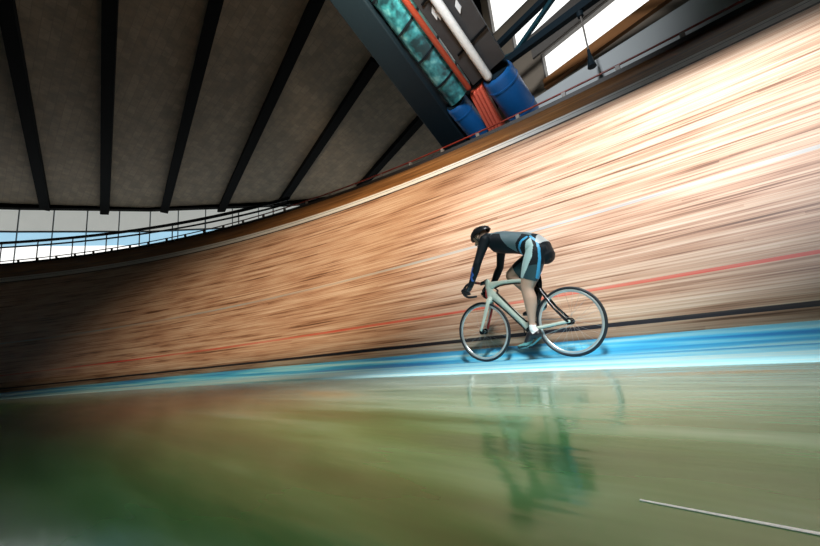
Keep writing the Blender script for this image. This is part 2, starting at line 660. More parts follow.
for a, b in zip(ep, ep[1:]):
    wallseg(t, a, b, 9.64, 9.74, -0.01, 0.1)
t.build('transom', M['mullion'], wn)
t = MB()
for a, b in zip(ep, ep[1:]):
    wallseg(t, a, b, 11.15, 11.5, -0.3, 0.3)
tag(t.build('trim_eave', M['beam']), kind='structure')

# ------------------------------------------------------------------ roof
E1 = Vector((-24.86, 21.2, 11.23))
NRM = Vector((-0.0491, 0.2012, 0.9783)).normalized()


def roofz(x, y):
    return E1.z - ((x - E1.x) * NRM.x + (y - E1.y) * NRM.y) / NRM.z


outline = [(-33.6, 17.1), (-24.86, 21.2), (-17.29, 23.7), (-8.17, 25.28), (5.4, 26.0), (3.66, 21.5), (-1.59, 12.44), (-5.1, 6.3), (-12.0, 0.0), (-34, 0.0)]
rm = MB()
n_ = len(outline)
rm.add([(x, y, roofz(x, y) + 0.12) for x, y in outline] + [(x, y, roofz(x, y) + 0.35) for x, y in outline],
       [tuple(range(n_)), tuple(range(n_, 2 * n_))[::-1]] + [(i, (i + 1) % n_, n_ + (i + 1) % n_, n_ + i) for i in range(n_)])
tag(rm.build('ceiling', M['ceiling']), kind='structure')
hr = MB()
hr.box(-38, 24, -14, 36, 18.5, 18.7)
tag(hr.build('ceiling_high', M['beam']), kind='structure')

BD = Vector((-0.63, 0.754, -0.1866)).normalized()
uax = Vector((0.9715, 0.2372, 0))
blabels = ['dark roof beam at the far left, dimmest of the row', 'second dark roof beam from the left, standing upright in the picture',
           'third dark roof beam from the left', 'fourth dark roof beam from the left, in the middle of the row',
           'fifth dark roof beam, its upper end meeting the broad dark rafter',
           'short dark roof beam closest to the broad dark rafter']
bends = [((1.22 * a_, 1.22 * b_), 1.22 * c_) for (a_, b_), c_ in [((-18.35, 17.65), 20), ((-16.12, 18.71), 20), ((-13.24, 19.29), 20), ((-10.43, 20.04), 16.5), ((-6.92, 20.15), 10.2), ((-2.3, 19.9), 6.6)]]
for lab, ((bx_, by_), L_) in zip(blabels, bends):
    st_ = Vector((bx_, by_, roofz(bx_, by_)))
    a0 = st_ + BD * 0.3
    b0 = st_ - BD * L_
    sd = BD.cross(NRM).normalized() * 0.23
    dn = NRM * -0.22
    upv = NRM * 0.10
    t = MB()
    t.hexa([a0 - sd + dn, a0 + sd + dn, b0 + sd + dn, b0 - sd + dn, a0 - sd + upv, a0 + sd + upv, b0 + sd + upv, b0 - sd + upv])
    tag(t.build('roof_beam', M['beam']), lab, 'roof beam', 'dark beams under the sloping roof')

# ------------------------------------------------------------------ radial roof members coming down behind the track
RB = Vector((2.364, 10.025, 6.367))
EX = Vector((0.6108, 0.6584, -0.4397)).normalized()
EY = Vector((-0.5804, 0.8144, 0))
EZ = EX.cross(EY).normalized()
if EZ.z < 0:
    EZ = -EZ


def rf(a, b, c):
    return RB + EX * a + EY * b + EZ * c


t = MB()
t.hexa([rf(-9, 0.55, 0), rf(2.6, 1.62, 0), rf(2.6, 0.70, 0), rf(-9, -0.22, 0), rf(-9, 0.55, 0.5), rf(2.6, 1.62, 0.5), rf(2.6, 0.70, 0.5), rf(-9, -0.22, 0.5)])
tag(bevel(t.build('roof_rafter', M['dark_steel']), 0.03), 'broad dark rafter slanting down behind the track beside the teal duct', 'rafter')

duct = empty('air_duct', rf(-1, 0, 0), 'weathered teal sheet metal duct running down beside the dark rafter', 'duct')
duct.location = (0, 0, 0)
t = MB()
K = 14
path = [(-9, -0.62), (-1.0, -0.12)]
secs = []
for a in [(-9 + 7.97 * i / 20) for i in range(21)]:
    f = (a + 9) / 8.1
    bc = -0.45 + f * 0.33
    ring = []
    for j in range(K):
        an = 2 * pi * j / K
        ring.append(rf(a, bc + 0.42 * cos(an), 0.30 + 0.36 * sin(an)))
    secs.append(ring)
vv = [p for r_ in secs for p in r_]
ff = [(i * K + j, i * K + (j + 1) % K, (i + 1) * K + (j + 1) % K, (i + 1) * K + j) for i in range(20) for j in range(K)]
ff += [tuple(range(K))[::-1], tuple(20 * K + j for j in range(K))]
t.add(vv, ff)
t.build('duct_shell', M['teal'], duct, True)
for a in [-8, -7, -6, -5.1, -4.2, -3.3, -2.5, -1.7]:
    f = (a + 9) / 8.1
    bc = -0.45 + f * 0.33
    g = MB()
    g.add([rf(a + s_, bc + (0.44 + e_) * cos(2 * pi * j / K), 0.30 + (0.38 + e_) * sin(2 * pi * j / K)) for s_, e_ in ((-0.03, -0.03), (-0.03, 0.0), (0.03, 0.0), (0.03, -0.03)) for j in range(K)],
          [(q_ * K + j, q_ * K + (j + 1) % K, ((q_ + 1) % 4) * K + (j + 1) % K, ((q_ + 1) % 4) * K + j) for q_ in range(4) for j in range(K)])
    g.build('duct_seam', M['dark_steel'], duct, True)

t = MB()
t.loft([rf(-9, -0.80, -0.03), rf(-1.12, -0.66, -0.03)], [0.075, 0.075], side=EZ, n=14)
tag(t.build('red_pipe', M['pipe_red'], smooth=True), 'dull red pipe running down between the teal duct and the dark panel', 'pipe')
t = MB()
t.loft([rf(-9, -1.36, -0.06), rf(-1.0, -1.30, -0.06)], [0.105, 0.105], side=EZ, n=14)
tag(t.build('white_pipe', M['pipe_white'], smooth=True), 'thick white pipe running down to the right blue drum', 'pipe')
pn = empty('roof_panel', (0, 0, 0), 'dark grey strip panel with small pale markers between the red and white pipes', 'panel')
t = MB()
t.hexa([rf(-9, -0.90, 0.06), rf(-1.05, -0.76, 0.06), rf(-1.05, -1.86, 0.06), rf(-9, -2.1, 0.06), rf(-9, -0.90, 0.13), rf(-1.05, -0.76, 0.13), rf(-1.05, -1.86, 0.13), rf(-9, -2.1, 0.13)])
t.build('panel_board', M['panel_grey'], pn)
for a, b in ((-3.34, -0.99), (-2.73, -1.04), (-2.60, -1.12), (-2.12, -1.06), (-2.0, -1.13), (-2.62, -1.60), (-1.99, -1.61), (-1.38, -1.60), (-3.3, -1.66)):
    t = MB()
    t.box(a - 0.10, a + 0.10, b - 0.05, b + 0.05, 0.03, 0.06, tf=lambda x, y, z: rf(x + (y) * 0.8, y, z))
    t.build('marker', M['marker'], pn)
for a in (-4.6, -3.3, -1.9):
    t = MB()
    t.box(a - 0.025, a + 0.025, -1.9, -0.92, 0.02, 0.06, tf=rf)
    t.build('cross_bar', M['beam'], pn)

for nm, b, a0_, a1_, rr, lab in (('blue_drum', 0.10, -0.95, 0.75, 0.34, 'bright blue drum hanging at the foot of the teal duct'),
                                 ('blue_drum', -1.38, -0.85, 0.75, 0.42, 'large bright blue drum at the foot of the white pipe')):
    dr = empty(nm, (0, 0, 0), lab, 'drum', 'blue drums behind the safety rail')
    t = MB()
    pa = [a0_, a0_ + 0.06, a0_ + 0.1, (a0_ + a1_) / 2, a1_ - 0.1, a1_ - 0.06, a1_]
    t.loft([rf(a, b, 0.25) for a in pa], [rr * 0.9, rr * 0.98, rr, rr, rr, rr * 0.98, rr * 0.9], side=EZ, n=28, roundends=False)
    t.build('shell', M['blue_drum'], dr, True)
    for a in (a0_ + 0.35, a1_ - 0.35):
        g = MB()
        g.loft([rf(a - 0.025, b, 0.25), rf(a + 0.025, b, 0.25)], [rr + 0.012, rr + 0.012], side=EZ, n=28, roundends=False)
        g.build('hoop', M['blue_drum'], dr, True)
    g = MB()
    g.loft([rf(a0_ - 0.03, b, 0.25), rf(a0_ + 0.01, b, 0.25)], [rr * 0.85, rr * 0.85], side=EZ, n=28, roundends=False)
    g.build('lid', M['dark_steel'], dr, True)

lv = empty('louvre_vent', (0, 0, 0), 'glowing orange red slatted vent between the two blue drums', 'vent')
t = MB()
t.hexa([rf(-0.9, -0.50, 0.10), rf(0.6, -0.24, 0.10), rf(0.6, -0.74, 0.10), rf(-0.9, -0.96, 0.10), rf(-0.9, -0.50, 0.25), rf(0.6, -0.24, 0.25), rf(0.6, -0.74, 0.25), rf(-0.9, -0.96, 0.25)])
t.build('vent_box', M['pipe_red'], lv)
for k in range(4):
    b = -0.115 * k
    t = MB()
    t.hexa([rf(-0.88, -0.53 + b, 0.02), rf(0.58, -0.28 + b, 0.02), rf(0.58, -0.355 + b, 0.02), rf(-0.88, -0.605 + b, 0.02),
            rf(-0.88, -0.53 + b, 0.10), rf(0.58, -0.28 + b, 0.10), rf(0.58, -0.355 + b, 0.10), rf(-0.88, -0.605 + b, 0.10)])
    t.build('slat', M['louvre'], lv)

# ------------------------------------------------------------------ right-hand wall with windows
U2 = Vector((-0.5804, 0.8144, 0))
N2 = Vector((-0.8144, -0.5804, 0))      # towards the infield
WO = Vector((5.234, 10.799, 0))


def wp(s_, z, d=0.0, o=WO):
    p = o + U2 * s_ + N2 * d
    return Vector((p.x, p.y, z))


def wbox(mb, s0, s1, z0, z1, d0, d1, o=WO, z0b=None, z1b=None):
    z0b = z0 if z0b is None else z0b
    z1b = z1 if z1b is None else z1b
    mb.hexa([wp(s0, z0, d0, o), wp(s1, z0b, d0, o), wp(s1, z0b, d1, o), wp(s0, z0, d1, o),
             wp(s0, z1, d0, o), wp(s1, z1b, d0, o), wp(s1, z1b, d1, o), wp(s0, z1, d1, o)])


# wall bands leave three long openings
bw = MB()
for s0, s1, z0, z1 in ((2.2, -9, 3.2, 8.12), (2.2, 0.15, 8.12, 9.43), (2.2, -9, 9.43, 10.35), (2.2, 1.1, 10.35, 11.3), (2.2, -9, 11.3, 11.7), (2.2, 1.9, 11.7, 17), (1.9, -9, 13.5, 17)):
    wbox(bw, s0, s1, z0, z1, -0.3, 0)
tag(bw.build('wall_right', M['tan_wall']), kind='structure')
for k, (s0, s1, z0, z1) in enumerate(((0.15, -9, 8.42, 9.43), (1.1, -9, 10.35, 11.3), (1.9, -9, 11.7, 13.5))):
    wr = bpy.data.objects.new('window_%d' % (k + 2), None)
    COL.objects.link(wr)
    tag(wr, kind='structure')
    t = MB()
    wbox(t, s0, s1, z0, z1, -0.2, -0.17)
    t.build('pane', M['pane_white'], wr)
    t = MB()
    wbox(t, s0, s1, z0, z0 + 0.04, -0.15, 0.02)
    wbox(t, s0, s1, z1 - 0.04, z1, -0.15, 0.02)
    wbox(t, s0, s0 - 0.05, z0, z1, -0.15, 0.02)
    t.build('window_frame', M['post'], wr)
t = MB()
wbox(t, 0.4, -9, 9.46, 10.32, 0.002, 0.10)
tag(t.build('trim_lintel', M['lintel']), kind='structure')
t = MB()
wbox(t, 0.15, -9, 8.10, 8.42, -0.1, 0.16)
tag(t.build('trim_sill', M['sill']), kind='structure')
# silver ledge wall between track and wall
LO = Vector((4.492, 9.269, 0))
t = MB()
wbox(t, 1.25, -6.5, 3.6, 7.05, -0.15, 0.0, LO, None, 6.5)
tag(t.build('ledge_wall', M['ledge']), 'long silver grey parapet wall behind the rail at upper right', 'parapet')

# unseen blocker added at right, shaped to shade the top of the boards
gl = Vector((3.0, -1.0, 10.5))
t = MB()
for i in range(8):
    pa_, pb_ = -0.42 + 0.055 * i, -0.42 + 0.055 * (i + 1)
    c = []
    for up_ in (0.0, 0.14):
        for p_, w_ in ((pa_, W1 + 5.05 + 0.5 * max(0, pa_ + 0.12) / 0.14), (pb_, W1 + 5.05 + 0.5 * max(0, pb_ + 0.12) / 0.14), (pb_, W6 + 1.6), (pa_, W6 + 1.6)):
            q_ = gl.lerp(section(p_, w_), 0.42)
            c.append((q_.x, q_.y, q_.z + up_))
    t.hexa(c)
tag(t.build('shade_blocker', M['dark_steel']), 'added dark blocker out of view, shading the boards at the right', 'light blocker')

# dark roof truss crossing in front of that wall
TO = Vector((4.143, 8.549, 0))
ts = empty('roof_truss', (0, 0, 0), 'dark blue steel roof truss crossing in front of the bright windows', 'truss')


def tube(mb, a, b, wd, hd, o=TO):
    """box beam between (s,z) points"""
    (s0, z0), (s1, z1) = a, b
    d = Vector((s1 - s0, z1 - z0)).normalized()
    nx, nz = -d.y * hd, d.x * hd
    c = []
    for q_ in (-wd, wd):
        for s_, z_, sg in ((s0, z0, -1), (s1, z1, -1), (s1, z1, 1), (s0, z0, 1)):
            c.append(wp(s_ + nx * sg, z_ + nz * sg, q_, o))
    mb.hexa(c)


for nm, a, b, hd in (('lower_chord', (2.9, 8.34), (-7, 7.2), 0.10), ('upper_chord', (2.6, 8.83), (-7, 9.05), 0.085)):
    t = MB()
    tube(t, a, b, 0.09, hd)
    bevel(t.build(nm, M['dark_steel'], ts), 0.01)
for a, b in (((0.95, 8.15), (-0.75, 8.82)), ((2.5, 8.75), (0.95, 8.2)), ((-2.6, 7.8), (-0.8, 8.8)), ((-2.6, 7.8), (-4.4, 8.95))):
    t = MB()
    tube(t, a, b, 0.05, 0.055)
    t.build('web_member', M['web'], ts)

hl = empty('hanging_lamp', (4.76, 7.68, 6.2), 'dark lamp hanging on a thin rod from the truss before the bright window', 'lamp')
for nm, z0, z1, r0_, r1_, mk in (('mount', 1.45, 1.75, 0.07, 0.09, 'dark_steel'), ('rod', 0.5, 1.5, 0.02, 0.02, 'post'), ('socket', 0.3, 0.52, 0.045, 0.03, 'dark_steel'), ('lamp_shade', 0.05, 0.32, 0.10, 0.05, 'dark_steel')):
    t = MB()
    t.loft([(0, 0, z0), (0, 0, z1)], [r0_, r1_], side=(1, 0, 0), n=16, roundends=False)
    t.build(nm, M[mk], hl, True)

# painted white line on the green floor
t = MB()
a, b = Vector((0.313, 0.628)), Vector((0.62, 0.325))
d = (b - a).normalized()
nx = Vector((-d.y, d.x)) * 0.006
t.hexa([(a.x - nx.x * .4, a.y - nx.y * .4, -0.0148), (b.x - nx.x, b.y - nx.y, -0.0148), (b.x + nx.x, b.y + nx.y, -0.0148), (a.x + nx.x * .4, a.y + nx.y * .4, -0.0148),
        (a.x - nx.x * .4, a.y - nx.y * .4, -0.0138), (b.x - nx.x, b.y - nx.y, -0.0138), (b.x + nx.x, b.y + nx.y, -0.0138), (a.x + nx.x * .4, a.y + nx.y * .4, -0.0138)])
tag(t.build('trim_floor_line', M['pipe_white']), kind='structure')

# ================================================================== BICYCLE
HEAD = 2.403
BX, BY = 1.494, 3.639
bike = empty('track_bicycle', (BX, BY, 0), 'pale sage green and black track racing bicycle ridden on the blue band', 'bicycle', rz=HEAD)
WR = 0.338


def wheel(name, u):
    hub = MB()
    hub.loft([(0, -0.055, 0), (0, 0.055, 0)], [0.017, 0.017], side=(1, 0, 0), n=16, roundends=False)
    for y in (-0.036, 0.036):
        hub.loft([(0, y - 0.003, 0), (0, y + 0.003, 0)], [0.033, 0.033], side=(1, 0, 0), n=20, roundends=False)
    for y in (-0.064, 0.064):
        hub.loft([(0, y - 0.008, 0), (0, y + 0.008, 0)], [0.012, 0.012], side=(1, 0, 0), n=6, roundends=False)
    rim = MB()
    rim.torus((0, 0, 0), WR - 0.037, 0.015, squash=0.6)
    wo_ = rim.build(name, M['rim'], bike, True)
    wo_.location = (u, 0, WR)
    ty = MB()
    ty.torus((0, 0, 0), WR - 0.0145, 0.0145, squash=0.95)
    ty.build('tyre', M['rubber'], wo_, True)
    hub.build('hub', M['black'], wo_, True)
    sp0 = None
    for k in range(24):
        a = 2 * pi * k / 24
        side = 1 if k % 2 else -1
        tw = 0.09 * (1 if (k // 2) % 2 else -1)
        if sp0 is None or k == 1:
            pass
        s_ = MB()
        s_.loft([(0.03 * cos(a + tw * 8), side * 0.036, 0.03 * sin(a + tw * 8)), ((WR - 0.05) * cos(a), 0, (WR - 0.05) * sin(a))], [0.0009, 0.0009], side=(0, 1, 0), n=5, roundends=False)
        s_.build('spoke', M['steel'], wo_)
    return wo_


rw = wheel('rear_wheel', 0.0)
fw = wheel('front_wheel', 0.98)

fr = MB()
# head tube, arched top tube, down tube in sage; seat tube and stays in black
fr.loft([(0.842, 0, 0.90), (0.835, 0, 0.86), (0.822, 0, 0.72), (0.828, 0, 0.69)], [(0.032, 0.022), (0.04, 0.024), (0.045, 0.024), (0.034, 0.024)], n=16)
fr.loft([(0.815, 0, 0.835), (0.76, 0, 0.842), (0.70, 0, 0.848), (0.62, 0, 0.846), (0.50, 0, 0.832), (0.38, 0, 0.815), (0.26, 0, 0.79)],
        [(0.048, 0.022), (0.038, 0.021), (0.028, 0.02), (0.024, 0.019), (0.022, 0.018), (0.022, 0.017), (0.024, 0.016)], n=16)
fr.loft([(0.825, 0, 0.75), (0.76, 0, 0.70), (0.70, 0, 0.635), (0.60, 0, 0.525), (0.50, 0, 0.41), (0.43, 0, 0.32), (0.418, 0, 0.30)],
        [(0.05, 0.022), (0.052, 0.023), (0.042, 0.022), (0.038, 0.021), (0.037, 0.021), (0.04, 0.022), (0.04, 0.025)], n=16)
frame = fr.build('frame', M['sage'], bike, True)
bk = MB()
bk.loft([(0.235, 0, 0.86), (0.245, 0, 0.78), (0.28, 0, 0.66), (0.345, 0, 0.50), (0.37, 0, 0.42), (0.40, 0, 0.32)],
        [(0.026, 0.014), (0.04, 0.016), (0.058, 0.018), (0.042, 0.018), (0.036, 0.018), (0.036, 0.02)], n=16)
bk.loft([(0.418, -0.035, 0.298), (0.418, 0.035, 0.298)], [0.03, 0.03], side=(1, 0, 0), n=20, roundends=False)
bk.build('seat_tube', M['black'], frame, True)
for sg in (-1, 1):
    s_ = MB()
    s_.loft([(0.262, sg * 0.012, 0.745), (0.22, sg * 0.028, 0.66), (0.12, sg * 0.05, 0.49), (0.01, sg * 0.062, 0.345)],
            [(0.016, 0.009), (0.013, 0.007), (0.012, 0.007), (0.014, 0.007)], n=10)
    s_.build('seat_stay', M['black'], frame, True)
    s_ = MB()
    s_.loft([(0.40, sg * 0.03, 0.30), (0.30, sg * 0.042, 0.31), (0.14, sg * 0.055, 0.325), (-0.02, sg * 0.062, 0.338)],
            [(0.018, 0.009), (0.017, 0.008), (0.014, 0.007), (0.014, 0.006)], n=10)
    s_.build('chain_stay', M['sage'] if sg > 0 else M['black'], frame, True)
    # slim black edging on the main tubes
s_ = MB()
s_.loft([(0.755, 0, 0.80), (0.70, 0, 0.816), (0.62, 0, 0.819), (0.50, 0, 0.807), (0.38, 0, 0.79), (0.28, 0, 0.77)], [(0.007, 0.0195)] * 6, n=10)
s_.loft([(0.755, 0, 0.80), (0.725, 0, 0.775), (0.735, 0, 0.74)], [(0.007, 0.022)] * 3, n=10)
s_.loft([(0.735, 0, 0.742), (0.68, 0, 0.675), (0.60, 0, 0.572), (0.50, 0, 0.452), (0.44, 0, 0.385)], [(0.007, 0.0225)] * 5, n=10)
s_.loft([(0.80, 0, 0.67), (0.73, 0, 0.60), (0.64, 0, 0.505), (0.54, 0, 0.39), (0.44, 0, 0.275)], [(0.008, 0.0225)] * 5, n=10)
s_.build('black_edging', M['black'], frame, True)

fk = MB()
fk.loft([(0.828, 0, 0.70), (0.835, 0, 0.67)], [(0.038, 0.03), (0.036, 0.045)], n=16)
for sg in (-1, 1):
    fk.loft([(0.836, sg * 0.036, 0.685), (0.865, sg * 0.048, 0.60), (0.915, sg * 0.055, 0.48), (0.978, sg * 0.06, 0.345)],
            [(0.026, 0.010), (0.024, 0.009), (0.018, 0.008), (0.013, 0.007)], n=12)
fork = fk.build('fork', M['sage'], bike, True)
s_ = MB()
s_.loft([(0.818, -0.030, 0.68), (0.846, -0.040, 0.60), (0.90, -0.046, 0.48), (0.955, -0.052, 0.37)], [(0.015, 0.006)] * 4, n=10)
s_.loft([(0.86, 0.0, 0.70), (0.875, 0.0, 0.73), (0.868, 0.0, 0.80)], [(0.012, 0.018)] * 3, n=10)
s_.build('red_fork_trim', M['red'], fork, True)

sp_ = MB()
sp_.loft([(0.24, 0, 0.80), (0.222, 0, 0.93)], [(0.02, 0.013), (0.018, 0.013)], n=14)
sp_.build('seatpost', M['black'], bike, True)
sd_ = MB()
sd_.loft([(0.075, 0, 0.978), (0.12, 0, 0.974), (0.19, 0, 0.963), (0.26, 0, 0.957), (0.34, 0, 0.95)],
         [(0.018, 0.06), (0.024, 0.07), (0.022, 0.045), (0.019, 0.024), (0.014, 0.017)], n=18)
sd_.build('saddle', M['black'], bike, True)

st2 = MB()
st2.loft([(0.842, 0, 0.905), (0.88, 0, 0.895), (0.925, 0, 0.885)], [(0.02, 0.018), (0.018, 0.018), (0.022, 0.026)], n=14)
st2.build('stem', M['black'], bike, True)
hb = MB()
HBP = []
for sg in (1,):
    HBP = [(0.925, 0.0, 0.885), (0.925, 0.08, 0.888), (0.93, 0.15, 0.89), (0.955, 0.185, 0.888), (1.0, 0.197, 0.868), (1.035, 0.20, 0.835),
           (1.045, 0.202, 0.79), (1.03, 0.203, 0.752), (0.99, 0.204, 0.730), (0.94, 0.205, 0.724), (0.885, 0.205, 0.722)]
full = [(a, -b, c) for a, b, c in HBP[::-1]] + HBP[1:]
hb.loft(full, [0.0125] * len(full), side=(0.2, 0.1, 1), n=12)
hbar = hb.build('handlebar', M['bartape'], bike, True)
for sg in (-1, 1):
    g = MB()
    g.loft([(0.925, sg * 0.03, 0.8855), (0.925, sg * 0.10, 0.889)], [0.0145, 0.0145], side=(0, 0, 1), n=12)
    g.build('red_sleeve', M['red'], hbar, True)

cs = MB()
cs.loft([(0.418, 0.045, 0.298), (0.419, 0.06, 0.21), (0.42, 0.068, 0.133)], [(0.018, 0.009), (0.014, 0.008), (0.013, 0.008)], n=12)
cs.loft([(0.418, -0.055, 0.298), (0.419, -0.065, 0.38), (0.42, -0.072, 0.463)], [(0.018, 0.009), (0.014, 0.008), (0.013, 0.008)], n=12)
cs.loft([(0.418, -0.06, 0.298), (0.418, 0.055, 0.298)], [0.012, 0.012], side=(1, 0, 0), n=12)
crank = cs.build('crank', M['black'], bike, True)
cr = MB()
cr.torus((0.418, -0.045, 0.298), 0.092, 0.006, n=48, m=8, squash=0.5)
for k in range(5):
    a = 2 * pi * k / 5 + 0.3
    cr.loft([(0.418, -0.047, 0.298), (0.418 + 0.09 * cos(a), -0.045, 0.298 + 0.09 * sin(a))], [(0.008, 0.003), (0.006, 0.003)], n=8)
cr.build('chainring', M['black'], crank, True)
ch = MB()
ch.loft([(0.42, -0.045, 0.394), (0.0, -0.045, 0.37)], [(0.004, 0.003)] * 2, n=6)
ch.loft([(0.42, -0.045, 0.203), (0.0, -0.045, 0.306)], [(0.004, 0.003)] * 2, n=6)
ch.build('chain', M['steel'], bike, True)
for sg, z in ((1, 0.132), (-1, 0.463)):
    p_ = MB()
    p_.loft([(0.42, sg * 0.07, z), (0.42, sg * 0.14, z)], [0.008, 0.008], side=(1, 0, 0), n=10)
    p_.box(0.385, 0.455, sg * 0.085, sg * 0.135, z - 0.012, z + 0.006)
    p_.build('pedal', M['black'], bike, False)

# ================================================================== CYCLIST
rider = empty('cyclist', (BX, BY, 0), 'person in black and teal skinsuit and dark helmet riding the sage green bicycle', 'person', rz=HEAD)

PEL = Vector((0.165, 0, 1.075))
SK = {}
body = MB()
# trunk
body.loft([(0.13, 0, 1.035), (0.165, 0, 1.085), (0.23, 0, 1.155), (0.33, 0, 1.215), (0.44, 0, 1.25), (0.55, 0, 1.285), (0.64, 0, 1.31), (0.70, 0, 1.335)],
          [(0.095, 0.125), (0.125, 0.155), (0.132, 0.158), (0.118, 0.140), (0.116, 0.142), (0.122, 0.160), (0.115, 0.172), (0.075, 0.13)], n=28)
# buttocks
for sg in (-1, 1):
    body.loft([(0.135, sg * 0.07, 1.075), (0.17, sg * 0.075, 1.07)], [(0.082, 0.072), (0.095, 0.08)], n=18)
    # shoulder girdle
    body.loft([(0.66, sg * 0.05, 1.345), (0.68, sg * 0.12, 1.338), (0.69, sg * 0.175, 1.318)], [(0.07, 0.06), (0.066, 0.06), (0.058, 0.055)], side=(1, 0, 0), n=16)
# neck and head
body.loft([(0.68, 0, 1.36), (0.74, 0, 1.385), (0.79, 0, 1.40)], [(0.062, 0.07), (0.054, 0.056), (0.055, 0.056)], n=18)

HC = Vector((0.850, 0, 1.425))
HT = radians(24)            # head pitched forward


def hd(f, s_, u):
    """head frame: f forward of face, s sideways, u towards the crown"""
    return HC + Vector((cos(HT) * f + sin(HT) * u, s_, -sin(HT) * f + cos(HT) * u))


HF = Vector((cos(HT), 0, -sin(HT)))
HU = Vector((sin(HT), 0, cos(HT)))
# cranium: lofted top to bottom
body.loft([hd(-0.01, 0, 0.085), hd(-0.012, 0, 0.055), hd(-0.008, 0, 0.01), hd(0.002, 0, -0.03), hd(0.018, 0, -0.07), hd(0.035, 0, -0.10)],
          [(0.062, 0.052), (0.088, 0.07), (0.095, 0.075), (0.085, 0.068), (0.064, 0.056), (0.038, 0.036)], n=22)
body.loft([hd(0.078, 0, -0.008), hd(0.098, 0, -0.035), hd(0.088, 0, -0.046)], [(0.009, 0.009), (0.013, 0.014), (0.010, 0.012)], n=10)  # nose
body.loft([hd(0.070, 0, -0.098), hd(0.05, 0, -0.105)], [(0.018, 0.02), (0.02, 0.03)], n=12)                                          # chin
for sg in (-1, 1):
    body.loft([hd(-0.012, sg * 0.076, 0.0), hd(-0.008, sg * 0.080, -0.03), hd(-0.002, sg * 0.074, -0.042)], [(0.016, 0.006), (0.014, 0.006), (0.008, 0.005)], n=10)


def limb(path, radii, n=20, side=(0, 1, 0)):
    body.loft(path, radii, side=side, n=n)


# arms (sides: left = near, right = far)
SEG = []      # (label, p0, p1)
for sg in (1, -1):
    sh = Vector((0.69, sg * 0.185, 1.315))
    el = Vector((0.785, sg * 0.245, 1.075))
    wr_ = Vector((0.915, sg * 0.222, 0.865))
    m1 = sh.lerp(el, 0.5)
    m2 = el.lerp(wr_, 0.35)
    limb([sh + Vector((-0.005, 0, 0.01)), sh.lerp(el, 0.25), m1, sh.lerp(el, 0.8), el, m2, el.lerp(wr_, 0.7), wr_],
         [(0.058, 0.055), (0.053, 0.050), (0.047, 0.045), (0.041, 0.040), (0.040, 0.038), (0.042, 0.038), (0.033, 0.030), (0.026, 0.030)])
    # hand: palm wraps the hook of the drop
    kn = Vector((0.975, sg * 0.212, 0.800))
    limb([wr_, wr_.lerp(kn, 0.4), wr_.lerp(kn, 0.85), kn], [(0.024, 0.030), (0.022, 0.038), (0.019, 0.042), (0.015, 0.038)], n=16)
    # four fingers around the bar, side by side along the hook
    for k in range(4):
        tt = k / 3
        # knuckle positions spread down the hook
        kx = Vector((0.985 + 0.012 * (1 - tt) - 0.02 * tt, sg * 0.232, 0.822 - 0.062 * tt))
        ln = (0.95, 1.05, 1.0, 0.8)[k]
        f1 = kx + Vector((0.036 * ln, sg * 0.008, -0.004))
        f2 = f1 + Vector((0.026 * ln, -sg * 0.022, -0.010))
        f3 = f2 + Vector((0.004, -sg * 0.024 * ln, -0.006))
        body.loft([kx - Vector((0.02, 0, 0)), kx, kx.lerp(f1, 0.5), f1, f2, f3], [0.0115, 0.0105, 0.0098, 0.0098, 0.009, 0.008], side=(0, 0, 1), n=10)
    # thumb leaves the inner side of the palm
    t0 = Vector((0.945, sg * 0.19, 0.832))
    body.loft([t0, t0 + Vector((0.022, -sg * 0.016, 0.002)), t0 + Vector((0.052, -sg * 0.012, 0.0)), t0 + Vector((0.073, sg * 0.002, -0.006))], [0.014, 0.0125, 0.011, 0.0095], side=(0, 0, 1), n=10)
    SEG += [('arm', sh, el), ('arm', el, wr_), ('hand', wr_ + (kn - wr_) * 0.25, kn), ('hand', kn, kn + Vector((0.05, 0, -0.03)))]

